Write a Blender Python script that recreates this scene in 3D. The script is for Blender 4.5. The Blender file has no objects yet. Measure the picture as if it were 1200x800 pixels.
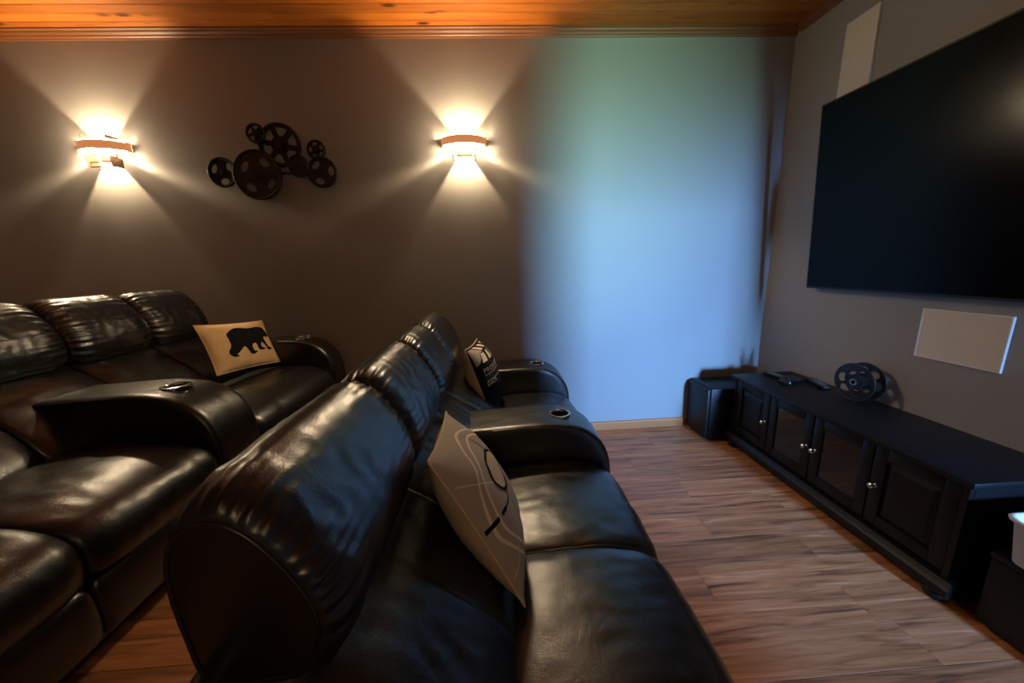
import bpy, bmesh, math, random
from mathutils import Vector, Matrix, noise
random.seed(7)
PI = math.pi
C = bpy.context.scene.collection
SC = bpy.context.scene

# ------------------------------------------------------------------ camera
PITCH, YAW, ROLL, CAM_H = 0.2129, 0.0469, -0.0359, 1.359
def ray_dir(X, U):
    cr, sr = math.cos(ROLL), math.sin(ROLL)
    x, u = X * cr - U * sr, X * sr + U * cr
    cp, sp = math.cos(PITCH), math.sin(PITCH)
    y, z = cp + u * sp, -sp + u * cp
    c, s = math.cos(YAW), math.sin(YAW)
    return Vector((x * c + y * s, -x * s + y * c, z))
f0 = ray_dir(0, 0); r0 = ray_dir(1, 0) - f0; u0 = ray_dir(0, 1) - f0
cd = bpy.data.cameras.new('camera'); cam = bpy.data.objects.new('camera', cd); C.objects.link(cam)
cd.sensor_width = 36.0; cd.lens = 412.0 / 1200.0 * 36.0; cd.clip_start = 0.02
M = Matrix((r0, u0, -f0)).transposed().to_4x4(); M.translation = Vector((0, 0, CAM_H))
cam.matrix_world = M
SC.camera = cam

# ------------------------------------------------------------------ world, exposure, daylight
w = bpy.data.worlds.new('world'); SC.world = w; w.use_nodes = True
w.node_tree.nodes['Background'].inputs[0].default_value = (0.35, 0.55, 0.85, 1)
w.node_tree.nodes['Background'].inputs[1].default_value = 0.25
SC.view_settings.view_transform = 'Standard'; SC.view_settings.look = 'None'
SC.view_settings.gamma = 1.0; SC.view_settings.use_curve_mapping = False
SC.view_settings.exposure = 1.6
SC.cycles.max_bounces = 8; SC.cycles.sample_clamp_indirect = 4.0

HALL_Y = -4.5          # hallway end wall with the window
REAR_Y = -1.5          # rear wall of the theatre room with the added doorway
def area(name, loc, tgt, sx, sy, col, watts, spread=180):
    d = bpy.data.lights.new(name, 'AREA'); d.shape = 'RECTANGLE'; d.size = sx; d.size_y = sy
    d.color = col; d.energy = watts; d.spread = math.radians(spread)
    o = bpy.data.objects.new(name, d); C.objects.link(o); o.location = loc
    o.rotation_euler = (Vector(tgt) - Vector(loc)).to_track_quat('-Z', 'Y').to_euler()
    return o
area('daylight_sky', (2.17, HALL_Y - .12, 1.70), (1.25, 2.668, 0.40), 0.42, 0.8, (0.19, 0.45, 1.0), 36, 46)
area('daylight_trees', (2.14, HALL_Y - .12, 0.75), (0.55, 2.668, 2.15), 0.42, 0.4, (0.48, 1.0, 0.74), 4.6, 24)

SCONCE_W = 12.5
SCONCE_COL = (1.0, 0.77, 0.47)

# ------------------------------------------------------------------ materials
def newmat(name):
    m = bpy.data.materials.new(name); m.use_nodes = True
    nt = m.node_tree; b = nt.nodes['Principled BSDF']
    return m, nt, b
def N(nt, t, **kw):
    n = nt.nodes.new(t)
    for k, v in kw.items(): setattr(n, k, v)
    return n
def setin(n, **kw):
    for k, v in kw.items(): n.inputs[k.replace('_', ' ')].default_value = v
def simple(name, col, rough=.5, metal=0, bump=0, scale=60, spec=.5):
    m, nt, b = newmat(name)
    b.inputs['Base Color'].default_value = (*col, 1); b.inputs['Roughness'].default_value = rough
    b.inputs['Metallic'].default_value = metal; b.inputs['Specular IOR Level'].default_value = spec
    tc = N(nt, 'ShaderNodeTexCoord'); ns = N(nt, 'ShaderNodeTexNoise'); ns.inputs['Scale'].default_value = scale
    nt.links.new(tc.outputs['Object'], ns.inputs['Vector'])
    mr = N(nt, 'ShaderNodeMapRange'); mr.inputs['To Min'].default_value = max(0, rough - .06); mr.inputs['To Max'].default_value = rough + .06
    nt.links.new(ns.outputs['Fac'], mr.inputs['Value']); nt.links.new(mr.outputs['Result'], b.inputs['Roughness'])
    if bump:
        bp = N(nt, 'ShaderNodeBump'); bp.inputs['Strength'].default_value = bump; bp.inputs['Distance'].default_value = .002
        nt.links.new(ns.outputs['Fac'], bp.inputs['Height']); nt.links.new(bp.outputs['Normal'], b.inputs['Normal'])
    return m
def leather():
    m, nt, b = newmat('black_leather')
    setin(b, Base_Color=(.0060, .0052, .0045, 1), Roughness=.33)
    b.inputs['Specular IOR Level'].default_value = .8
    tc = N(nt, 'ShaderNodeTexCoord')
    v = N(nt, 'ShaderNodeTexVoronoi'); v.inputs['Scale'].default_value = 260
    n1 = N(nt, 'ShaderNodeTexNoise'); n1.inputs['Scale'].default_value = 9; n1.inputs['Detail'].default_value = 6; n1.inputs['Distortion'].default_value = 1.2
    n2 = N(nt, 'ShaderNodeTexNoise'); n2.inputs['Scale'].default_value = 34; n2.inputs['Detail'].default_value = 4
    for n in (v, n1, n2): nt.links.new(tc.outputs['Object'], n.inputs['Vector'])
    # fine creases: ridge of the noise
    sub = N(nt, 'ShaderNodeMath', operation='SUBTRACT'); sub.inputs[1].default_value = .5
    ab = N(nt, 'ShaderNodeMath', operation='ABSOLUTE')
    pw = N(nt, 'ShaderNodeMath', operation='POWER'); pw.inputs[1].default_value = .4
    nt.links.new(n1.outputs['Fac'], sub.inputs[0]); nt.links.new(sub.outputs[0], ab.inputs[0]); nt.links.new(ab.outputs[0], pw.inputs[0])
    b1 = N(nt, 'ShaderNodeBump'); b1.inputs['Strength'].default_value = .10; b1.inputs['Distance'].default_value = .004
    b2 = N(nt, 'ShaderNodeBump'); b2.inputs['Strength'].default_value = .16; b2.inputs['Distance'].default_value = .0012
    b3 = N(nt, 'ShaderNodeBump'); b3.inputs['Strength'].default_value = .25; b3.inputs['Distance'].default_value = .003
    nt.links.new(pw.outputs[0], b1.inputs['Height']); nt.links.new(n2.outputs['Fac'], b3.inputs['Height'])
    nt.links.new(v.outputs['Distance'], b2.inputs['Height'])
    nt.links.new(b1.outputs['Normal'], b3.inputs['Normal']); nt.links.new(b3.outputs['Normal'], b2.inputs['Normal'])
    nt.links.new(b2.outputs['Normal'], b.inputs['Normal'])
    mr = N(nt, 'ShaderNodeMapRange'); mr.inputs['To Min'].default_value = .27; mr.inputs['To Max'].default_value = .40
    nt.links.new(n2.outputs['Fac'], mr.inputs['Value']); nt.links.new(mr.outputs['Result'], b.inputs['Roughness'])
    return m
def wood(name, stops, rough, scale, knot=.0, tint=.25, axis_stretch=(1, 9, 9), bump=.15):
    """planks: grain along X, one random offset per object"""
    m, nt, b = newmat(name)
    tc = N(nt, 'ShaderNodeTexCoord'); oi = N(nt, 'ShaderNodeObjectInfo')
    mul = N(nt, 'ShaderNodeVectorMath', operation='SCALE'); mul.inputs['Scale'].default_value = 37.0
    nt.links.new(oi.outputs['Random'], mul.inputs['Scale'])
    cx = N(nt, 'ShaderNodeCombineXYZ'); cx.inputs[0].default_value = 41; cx.inputs[1].default_value = 23; cx.inputs[2].default_value = 11
    nt.links.new(cx.outputs[0], mul.inputs[0])
    add = N(nt, 'ShaderNodeVectorMath', operation='ADD')
    nt.links.new(tc.outputs['Object'], add.inputs[0]); nt.links.new(mul.outputs['Vector'], add.inputs[1])
    mp = N(nt, 'ShaderNodeMapping'); mp.inputs['Scale'].default_value = axis_stretch
    nt.links.new(add.outputs['Vector'], mp.inputs['Vector'])
    n1 = N(nt, 'ShaderNodeTexNoise'); n1.inputs['Scale'].default_value = scale; n1.inputs['Detail'].default_value = 8; n1.inputs['Distortion'].default_value = .8; n1.inputs['Roughness'].default_value = .62
    nt.links.new(mp.outputs['Vector'], n1.inputs['Vector'])
    cr = N(nt, 'ShaderNodeValToRGB'); e = cr.color_ramp.elements
    e[0].position, e[0].color = stops[0][0], (*stops[0][1], 1); e[1].position, e[1].color = stops[-1][0], (*stops[-1][1], 1)
    for p, c in stops[1:-1]:
        k = cr.color_ramp.elements.new(p); k.color = (*c, 1)
    nt.links.new(n1.outputs['Fac'], cr.inputs['Fac'])
    hsv = N(nt, 'ShaderNodeHueSaturation'); mr = N(nt, 'ShaderNodeMapRange')
    mr.inputs['To Min'].default_value = 1 - tint; mr.inputs['To Max'].default_value = 1 + tint
    nt.links.new(oi.outputs['Random'], mr.inputs['Value']); nt.links.new(mr.outputs['Result'], hsv.inputs['Value'])
    nt.links.new(cr.outputs['Color'], hsv.inputs['Color'])
    out = hsv.outputs['Color']
    if knot:
        mp2 = N(nt, 'ShaderNodeMapping'); mp2.inputs['Scale'].default_value = (2.2, 7, 7)
        nt.links.new(add.outputs['Vector'], mp2.inputs['Vector'])
        vo = N(nt, 'ShaderNodeTexVoronoi'); vo.inputs['Scale'].default_value = knot
        nt.links.new(mp2.outputs['Vector'], vo.inputs['Vector'])
        r2 = N(nt, 'ShaderNodeMapRange'); r2.inputs['From Min'].default_value = .06; r2.inputs['From Max'].default_value = .17
        nt.links.new(vo.outputs['Distance'], r2.inputs['Value'])
        mx = N(nt, 'ShaderNodeMix', data_type='RGBA'); mx.inputs['A'].default_value = (.035, .010, .003, 1)
        nt.links.new(r2.outputs['Result'], mx.inputs['Factor']); nt.links.new(out, mx.inputs['B']); out = mx.outputs['Result']
    nt.links.new(out, b.inputs['Base Color'])
    b.inputs['Roughness'].default_value = rough
    bp = N(nt, 'ShaderNodeBump'); bp.inputs['Strength'].default_value = bump; bp.inputs['Distance'].default_value = .002
    nt.links.new(n1.outputs['Fac'], bp.inputs['Height']); nt.links.new(bp.outputs['Normal'], b.inputs['Normal'])
    return m
def fabric(name, col, var=.18):
    m, nt, b = newmat(name)
    tc = N(nt, 'ShaderNodeTexCoord')
    n1 = N(nt, 'ShaderNodeTexNoise'); n1.inputs['Scale'].default_value = 14; n1.inputs['Detail'].default_value = 5
    wv = N(nt, 'ShaderNodeTexChecker'); wv.inputs['Scale'].default_value = 420
    for n in (n1, wv): nt.links.new(tc.outputs['Object'], n.inputs['Vector'])
    mx = N(nt, 'ShaderNodeMix', data_type='RGBA')
    mx.inputs['A'].default_value = (*[c * (1 - var) for c in col], 1); mx.inputs['B'].default_value = (*[min(1, c * (1 + var)) for c in col], 1)
    nt.links.new(n1.outputs['Fac'], mx.inputs['Factor']); nt.links.new(mx.outputs['Result'], b.inputs['Base Color'])
    b.inputs['Roughness'].default_value = .9; b.inputs['Specular IOR Level'].default_value = .15
    bp = N(nt, 'ShaderNodeBump'); bp.inputs['Strength'].default_value = .3; bp.inputs['Distance'].default_value = .001
    nt.links.new(wv.outputs['Fac'], bp.inputs['Height']); nt.links.new(bp.outputs['Normal'], b.inputs['Normal'])
    return m
def paint(name, col, rough=.55):
    m, nt, b = newmat(name)
    b.inputs['Base Color'].default_value = (*col, 1); b.inputs['Roughness'].default_value = rough
    b.inputs['Specular IOR Level'].default_value = .35
    tc = N(nt, 'ShaderNodeTexCoord'); n1 = N(nt, 'ShaderNodeTexNoise'); n1.inputs['Scale'].default_value = 130; n1.inputs['Detail'].default_value = 3
    nt.links.new(tc.outputs['Object'], n1.inputs['Vector'])
    bp = N(nt, 'ShaderNodeBump'); bp.inputs['Strength'].default_value = .12; bp.inputs['Distance'].default_value = .001
    nt.links.new(n1.outputs['Fac'], bp.inputs['Height']); nt.links.new(bp.outputs['Normal'], b.inputs['Normal'])
    return m
def pane_mat():
    m, nt, b = newmat('window_glass')
    nt.nodes.remove(b); o = nt.nodes['Material Output']
    t = N(nt, 'ShaderNodeBsdfTransparent'); g = N(nt, 'ShaderNodeBsdfGlossy'); g.inputs['Roughness'].default_value = .03
    fr = N(nt, 'ShaderNodeFresnel'); fr.inputs['IOR'].default_value = 1.45
    mx = N(nt, 'ShaderNodeMixShader')
    nt.links.new(fr.outputs[0], mx.inputs[0]); nt.links.new(t.outputs[0], mx.inputs[1]); nt.links.new(g.outputs[0], mx.inputs[2])
    nt.links.new(mx.outputs[0], o.inputs['Surface'])
    return m
def glow(name, col, strength):
    m, nt, b = newmat(name)
    b.inputs['Base Color'].default_value = (.9, .85, .75, 1)
    b.inputs['Emission Color'].default_value = (*col, 1); b.inputs['Emission Strength'].default_value = strength
    b.inputs['Roughness'].default_value = .4
    return m

WALL = paint('grey_wall_paint', (.265, .248, .232))
HALLP = paint('hall_paint', (.3, .3, .3))
LEA = leather()
FLOOR = wood('walnut_plank', [(.24, (.030, .013, .008)), (.35, (.150, .060, .028)), (.48, (.33, .130, .050)), (.60, (.43, .188, .080)), (.74, (.60, .34, .19))], .42, 2.3, knot=.0, tint=.20, axis_stretch=(1.0, 17, 17))
CEIL = wood('pine_plank', [(.25, (.22, .056, .006)), (.55, (.40, .115, .012)), (.8, (.50, .16, .024))], .38, 1.2, knot=1.3, tint=.14, axis_stretch=(.8, 10, 10), bump=.05)
TRIM = wood('stained_trim', [(.3, (.13, .044, .013)), (.7, (.25, .088, .026))], .50, 1.5, tint=.05, axis_stretch=(.7, 14, 14), bump=.05)
BLACKW = simple('black_painted_wood', (.0045, .0044, .0047), .42, 0, .08, 40, spec=.25)
BLACKP = simple('black_plastic', (.006, .006, .0065), .45, spec=.35)
SCREEN = simple('tv_screen', (.0008, .0009, .0013), .20, 0, 0, 3, spec=.13)
CHROME = simple('polished_chrome', (.75, .75, .76), .14, 1)
NICKEL = simple('brushed_nickel', (.62, .60, .56), .28, 1)
BRONZE = simple('bronze_metal', (.075, .040, .024), .38, .8)
IRON = simple('dark_iron', (.008, .0055, .004), .6, .3)
IRONB = simple('brown_iron', (.030, .021, .013), .6, .3)
REELM = simple('satin_black_metal', (.012, .012, .014), .38, .15)
GRILLE = fabric('speaker_cloth', (.64, .56, .47), .04)
WHITEP = simple('white_plastic', (.62, .60, .58), .4)
FRAMEW = simple('white_frame', (.66, .62, .57), .45)
TAN = fabric('tan_canvas', (.64, .42, .21), .10)
TAN2 = fabric('pale_tan_canvas', (.64, .50, .34), .10)
GREYTAN = fabric('grey_taupe_canvas', (.42, .37, .30), .08)
INK = fabric('black_ink', (.006, .006, .007), .1)
CREAM = fabric('cream_ink', (.80, .68, .54), .08)
NAVY = fabric('black_canvas', (.010, .010, .014), .15)
GREYINK = fabric('grey_ink', (.16, .15, .14), .08)
PANE = pane_mat()
SMOKE = simple('smoked_glass', (.010, .009, .009), .07, 0, 0, 3)
GLOW = glow('lit_frosted_glass', (1.0, .78, .50), 150.0)
GLOW_IN = glow('lit_glass_inner_face', (1.0, .78, .50), 5.0)
MICA = glow('amber_mica_band', (.55, .20, .07), .35)  # weak emission stands in for lamp light showing through the band
MICA.node_tree.nodes['Principled BSDF'].inputs['Base Color'].default_value = (.08, .035, .018, 1)
GLOW_DIM = glow('dim_frosted_glass', (1.0, .72, .40), 60.0)
BULB = glow('lit_bulb', (1.0, .76, .42), 60.0)
DARK = simple('dark_inside', (.004, .004, .004), .7)

# ------------------------------------------------------------------ helpers
def link(o, parent=None, mat=None):
    C.objects.link(o)
    if parent: o.parent = parent
    if mat: o.data.materials.append(mat)
    return o
def mesh(name, vs, fs, mat, parent=None, smooth=True):
    me = bpy.data.meshes.new(name); me.from_pydata([tuple(v) for v in vs], [], fs); me.update()
    bm = bmesh.new(); bm.from_mesh(me); bmesh.ops.recalc_face_normals(bm, faces=bm.faces); bm.to_mesh(me); bm.free()
    for p in me.polygons: p.use_smooth = smooth
    return link(bpy.data.objects.new(name, me), parent, mat)
def from_bm(name, bm, mat, parent=None, smooth=False, angle=None):
    bmesh.ops.recalc_face_normals(bm, faces=bm.faces)
    me = bpy.data.meshes.new(name); bm.to_mesh(me); bm.free()
    for p in me.polygons: p.use_smooth = smooth
    if angle is not None:
        me.set_sharp_from_angle(angle=math.radians(angle))
    return link(bpy.data.objects.new(name, me), parent, mat)
def bx(bm, x0, x1, y0, y1, z0, z1, bev=0, seg=2):
    r = bmesh.ops.create_cube(bm, size=1)
    for v in r['verts']:
        v.co = Vector(((x0 + x1) / 2 + v.co.x * (x1 - x0), (y0 + y1) / 2 + v.co.y * (y1 - y0), (z0 + z1) / 2 + v.co.z * (z1 - z0)))
    if bev:
        es = set(e for v in r['verts'] for e in v.link_edges)
        bmesh.ops.bevel(bm, geom=list(es), offset=bev, segments=seg, affect='EDGES', profile=.5)
def box(name, x0, x1, y0, y1, z0, z1, mat, parent=None, bev=0, seg=2):
    bm = bmesh.new(); bx(bm, x0, x1, y0, y1, z0, z1, bev, seg)
    return from_bm(name, bm, mat, parent, smooth=bool(bev), angle=40 if bev else None)
def empty(name, loc, rotz=0, label=None, cat=None, group=None):
    o = bpy.data.objects.new(name, None); C.objects.link(o); o.location = loc; o.rotation_euler = (0, 0, rotz)
    o.empty_display_size = .1
    if label: o['label'] = label
    if cat: o['category'] = cat
    if group: o['group'] = group
    return o
def struct(o): o['kind'] = 'structure'; return o
def catmull(pts, n, closed=True):
    P = [Vector(p) for p in pts]; m = len(P); out = []
    segs = m if closed else m - 1
    # uniform in arc length (approx): dense sampling, then resample
    d = []
    for i in range(segs):
        p0 = P[(i - 1) % m] if closed or i > 0 else P[0]
        p1, p2 = P[i % m], P[(i + 1) % m]
        p3 = P[(i + 2) % m] if closed or i + 2 < m else P[-1]
        for k in range(16):
            t = k / 16
            d.append(.5 * ((2 * p1) + (-p0 + p2) * t + (2 * p0 - 5 * p1 + 4 * p2 - p3) * t * t + (-p0 + 3 * p1 - 3 * p2 + p3) * t ** 3))
    d.append(P[0].copy() if closed else P[-1].copy())
    L = [0]
    for i in range(1, len(d)): L.append(L[-1] + (d[i] - d[i - 1]).length)
    tot = L[-1]; j = 0
    cnt = n if closed else n - 1
    for i in range(n):
        s = tot * i / cnt
        while j < len(L) - 2 and L[j + 1] < s: j += 1
        t = (s - L[j]) / max(1e-9, L[j + 1] - L[j])
        out.append(d[j].lerp(d[j + 1], min(1, t)))
    return out
def tube(name, pts, r, mat, parent=None, closed=False, seg=8):
    P = [Vector(p) for p in pts]; n = len(P); vs = []; fs = []
    up = None
    for i, p in enumerate(P):
        a = P[(i - 1) % n] if closed or i > 0 else P[i]; b = P[(i + 1) % n] if closed or i < n - 1 else P[i]
        t = (b - a).normalized()
        if up is None:
            up = Vector((0, 0, 1)) if abs(t.z) < .9 else Vector((1, 0, 0))
        up = (up - t * up.dot(t)).normalized(); s = t.cross(up)
        for k in range(seg):
            an = 2 * PI * k / seg
            vs.append(p + (up * math.cos(an) + s * math.sin(an)) * r)
    for i in range(n if closed else n - 1):
        for k in range(seg):
            a = i * seg + k; b = i * seg + (k + 1) % seg; c = ((i + 1) % n) * seg + (k + 1) % seg; d = ((i + 1) % n) * seg + k
            fs.append((a, b, c, d))
    if not closed:
        fs.append(tuple(range(seg))); fs.append(tuple(range((n - 1) * seg, n * seg)))
    return mesh(name, vs, fs, mat, parent)
def lathe(name, prof, mat, parent=None, seg=40, loc=(0, 0, 0), R=None, smooth=True):
    vs, fs = [], []; n = len(prof)
    for k in range(seg):
        a = 2 * PI * k / seg
        for r, z in prof:
            v = Vector((r * math.cos(a), r * math.sin(a), z))
            if R is not None: v = R @ v
            vs.append(v + Vector(loc))
    for k in range(seg):
        for i in range(n - 1):
            a, b = k * n + i, k * n + i + 1; c, d = ((k + 1) % seg) * n + i + 1, ((k + 1) % seg) * n + i
            fs.append((a, b, c, d))
    o = mesh(name, vs, fs, mat, parent)
    bm = bmesh.new(); bm.from_mesh(o.data); bmesh.ops.remove_doubles(bm, verts=bm.verts, dist=1e-5); bmesh.ops.recalc_face_normals(bm, faces=bm.faces); bm.to_mesh(o.data); bm.free()
    for p in o.data.polygons: p.use_smooth = smooth
    o.data.set_sharp_from_angle(angle=math.radians(45))
    return o
def flat_shape(name, outlines, depth, bev, mat, parent=None, T=None):
    """filled 2D outline with holes, extruded; converted to a mesh"""
    cu = bpy.data.curves.new(name + '_curve', 'CURVE'); cu.dimensions = '2D'; cu.fill_mode = 'BOTH'
    cu.extrude = max(0, depth / 2 - bev); cu.bevel_depth = bev; cu.bevel_resolution = 1; cu.offset = -bev
    for ol in outlines:
        sp = cu.splines.new('POLY'); sp.points.add(len(ol) - 1); sp.use_cyclic_u = True
        for p, c in zip(sp.points, ol): p.co = (c[0], c[1], 0, 1)
    return curve_to_mesh(name, cu, mat, parent, T)
def curve_to_mesh(name, cu, mat, parent=None, T=None):
    tmp = bpy.data.objects.new('tmp', cu); C.objects.link(tmp)
    dg = bpy.context.evaluated_depsgraph_get(); dg.update()
    me = bpy.data.meshes.new_from_object(tmp.evaluated_get(dg))
    bpy.data.objects.remove(tmp); bpy.data.curves.remove(cu)
    me.name = name; me.materials.clear()
    if T is not None: me.transform(T)
    for p in me.polygons: p.use_smooth = True
    me.set_sharp_from_angle(angle=math.radians(40))
    return link(bpy.data.objects.new(name, me), parent, mat)
def circ(cx, cy, r, n=40, a0=0): return [(cx + r * math.cos(a0 + 2 * PI * i / n), cy + r * math.sin(a0 + 2 * PI * i / n)) for i in range(n)]

def loft(name, prof, y0, y1, mat, parent, ctr, rr=.05, es=.86, nprof=56, ny=44, ruffle=0, wr=.003, groove=None, crown=0, seed=0, wfreq=7, dome=.012, ruff_ends=(1, 1)):
    """side profile (x,z) swept along y with rounded, pinched ends: a stuffed leather piece"""
    P = [Vector((p.x, p.y)) for p in catmull([(a, b, 0) for a, b in prof], nprof)]
    c = Vector(ctr); L = y1 - y0
    ts = []
    for j in range(ny + 1):
        u = j / ny; ts.append(.5 - .5 * math.cos(PI * u) * (.75) - .125 * math.cos(PI * u) * 0 + (u - .5) * .25 if True else u)
    ts = [(t - ts[0]) / (ts[-1] - ts[0]) for t in ts]
    rnd = random.Random(seed)
    vs, fs = [], []; ph = [rnd.uniform(0, 6.28) for _ in range(6)]
    def section(y, s, d, side):
        for i, p in enumerate(P):
            th = 2 * PI * i / nprof
            q = c + (p - c) * s
            n = (p - c).normalized()
            w3 = Vector((q.x * wfreq, y * wfreq * 1.3, q.y * wfreq + seed * 3.1))
            off = wr * noise.noise(w3) + wr * .6 * (1 - 2 * abs(noise.noise(w3 * 2.3)))
            if ruffle and ruff_ends[side]:
                k = math.exp(-(d / .05)) * (1 - math.exp(-(d / .010)))
                off += ruffle * k * (math.sin(th * 34 + ph[0] + 2 * math.sin(th * 5 + ph[1])) + .5 * math.sin(th * 21 + ph[2]))
            if groove is not None:
                off -= .006 * math.exp(-((y - groove) / .007) ** 2)
            if crown: off += crown * (1 - ((y - (y0 + y1) / 2) / (L / 2)) ** 2)
            q = q + n * off
            vs.append((q.x, y, q.y))
    for t in ts:
        y = y0 + L * t; d = min(y - y0, y1 - y); side = 0 if t < .5 else 1
        k = 1 - min(1, d / rr)
        s = 1 - (1 - es) * (1 - math.sqrt(max(0, 1 - k * k))) if k > 0 else 1
        section(y, s, d, side)
    rows = len(ts)
    for j in range(rows - 1):
        for i in range(nprof):
            a = j * nprof + i; b = j * nprof + (i + 1) % nprof
            fs.append((a, b, b + nprof, a + nprof))
    for side, base, sg in ((0, 0, -1), (1, (rows - 1) * nprof, 1)):
        prev = base
        ye = y0 if side == 0 else y1
        for q_, s in enumerate((.93, .75, .45)):
            st = len(vs)
            for i in range(nprof):
                v = Vector(vs[base + i]); x = c.x + (v.x - c.x) * s; z = c.y + (v.z - c.y) * s
                vs.append((x, ye + sg * dome * (1 - s * s), z))
            for i in range(nprof):
                fs.append((prev + i, prev + (i + 1) % nprof, st + (i + 1) % nprof, st + i))
            prev = st
        vs.append((c.x, ye + sg * dome, c.y)); k = len(vs) - 1
        for i in range(nprof): fs.append((prev + i, prev + (i + 1) % nprof, k))
    o = mesh(name, vs, fs, mat, parent)
    return o
def loft_piping(prof, y, ctr, es, parent, r=.004, k=1.0):
    P = catmull([(a, b, 0) for a, b in prof], 60); c = Vector((ctr[0], ctr[1], 0))
    return tube('piping', [((c + (p - c) * es * k).x, y, (c + (p - c) * es * k).y) for p in P], r, LEA, parent, closed=True, seg=6)

# ------------------------------------------------------------------ room
D, R, ZC, ZCEIL = 2.668, 2.136, 2.815, 2.862
XL = -3.7
def slab(name, x0, x1, y0, y1, z0, z1, mat): return struct(box(name, x0, x1, y0, y1, z0, z1, mat))
slab('wall_back', XL - .1, R + .1, D, D + .1, 0, 3.0, WALL)
slab('wall_right', R, R + .1, REAR_Y - .1, D, 0, 3.0, WALL)
slab('wall_left', XL - .1, XL, REAR_Y, D, 0, 3.0, WALL)
# unseen rear wall; its doorway is added, sized to crop the daylight patch
bm = bmesh.new()
bx(bm, XL - .1, 1.44, REAR_Y - .1, REAR_Y, 0, 3.0); bx(bm, 1.44, R, REAR_Y - .1, REAR_Y, 1.92, 3.0)
struct(from_bm('wall_rear', bm, WALL))
bm = bmesh.new()
for a in ((1.35, 1.44, 0, 1.98), (1.35, R, 1.92, 1.98)): bx(bm, a[0], a[1], REAR_Y, REAR_Y + .018, a[2], a[3], .004)
struct(from_bm('trim_1', bm, TRIM))
# hallway beyond the doorway, with the window at its end
slab('wall_hall_left', .7, .8, HALL_Y, REAR_Y - .1, 0, 3.0, HALLP)
slab('wall_hall_right', 2.75, 2.85, HALL_Y, REAR_Y - .1, 0, 3.0, HALLP)
bm = bmesh.new(); bx(bm, R + .1, 2.85, REAR_Y - .1, REAR_Y, 0, 3.0)
struct(from_bm('wall_hall_front', bm, HALLP))
bm = bmesh.new()
bx(bm, .7, 1.85, HALL_Y - .1, HALL_Y, 0, 3); bx(bm, 2.6, 2.85, HALL_Y - .1, HALL_Y, 0, 3)
bx(bm, 1.85, 2.6, HALL_Y - .1, HALL_Y, 0, .6); bx(bm, 1.85, 2.6, HALL_Y - .1, HALL_Y, 2.3, 3)
struct(from_bm('wall_hall_end', bm, HALLP))
wn = struct(empty('window_1', (2.225, HALL_Y - .05, .6)))
bm = bmesh.new()
bx(bm, -.375, -.34, -.03, .03, 0, 1.7); bx(bm, .34, .375, -.03, .03, 0, 1.7); bx(bm, -.34, .34, -.03, .03, 0, .035); bx(bm, -.34, .34, -.03, .03, 1.665, 1.7)
from_bm('window_frame', bm, FRAMEW, wn)
box('pane', -.34, .34, -.004, .004, .035, 1.665, PANE, wn)

# floor: slab with planks as pieces
ZP = .27            # riser height under the back row
XP = -.52           # riser edge, behind the front sofa
fl = struct(box('floor', XL - .1, 2.85, HALL_Y - .1, D, -.12, -.012, DARK))
ft = random.Random(3)
PW, PL = .152, 1.22
def plank_mesh(l, wd, t, bev=.0012):
    bm = bmesh.new(); bx(bm, -l / 2, l / 2, -wd / 2, wd / 2, -t, 0)
    es = [e for e in bm.edges if all(abs(v.co.z) < 1e-6 for v in e.verts)]
    bmesh.ops.bevel(bm, geom=es, offset=bev, segments=1, affect='EDGES')
    bmesh.ops.recalc_face_normals(bm, faces=bm.faces)
    me = bpy.data.meshes.new('plank'); bm.to_mesh(me); bm.free(); me.materials.append(FLOOR); return me
cache = {}
def lay(parent, x0, x1, ya, yb, z, name='plank'):
    y = yb; r = 0
    while y > ya + .02:
        wd = min(PW, y - ya)
        x = x0 - ft.uniform(0, PL)
        while x < x1:
            a, b = max(x, x0), min(x + PL, x1)
            if b - a > .03:
                key = (round(b - a, 3), round(wd, 3))
                if key not in cache: cache[key] = plank_mesh(b - a - .0008, wd - .0008, .012)
                o = bpy.data.objects.new(name, cache[key]); C.objects.link(o); o.parent = parent
                o.location = ((a + b) / 2, y - wd / 2, z + ft.uniform(0, .0006))
            x += PL
        y -= PW; r += 1
lay(fl, XP, R, REAR_Y, D, 0)
ris = struct(box('floor_riser', XL, XP, REAR_Y, D, -.01, ZP - .012, DARK))
lay(ris, XL, XP + .02, REAR_Y, D, ZP)
hallb = struct(box('floor_hall', .8, 2.75, HALL_Y, REAR_Y, -.012, 0, FLOOR))

# ceiling: deck with tongue-and-groove boards as pieces
ce = struct(box('ceiling', XL - .1, 2.85, HALL_Y - .1, D + .1, ZCEIL + .014, 3.05, DARK))
CW = .0715
cmesh = {}
y = D - .02; row = 0
while y > REAR_Y:
    splits = [XL, ft.uniform(-2.6, -1.2), ft.uniform(.2, 1.4), R]
    for a, b in zip(splits[:-1], splits[1:]):
        bm = bmesh.new(); l = b - a - .001
        bx(bm, -l / 2, l / 2, -CW / 2 + .0004, CW / 2 - .0004, 0, .014)
        es = [e for e in bm.edges if all(abs(v.co.z) < 1e-6 for v in e.verts) and abs(e.verts[0].co.x - e.verts[1].co.x) > .1]
        bmesh.ops.bevel(bm, geom=es, offset=.005, segments=1, affect='EDGES')
        o = from_bm('ceiling_board', bm, CEIL, ce); o.location = ((a + b) / 2, y - CW / 2, ZCEIL)
    y -= CW
box('hall_ceiling', .8, 2.75, HALL_Y, REAR_Y - .1, ZCEIL, ZCEIL + .014, HALLP, ce)
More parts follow.
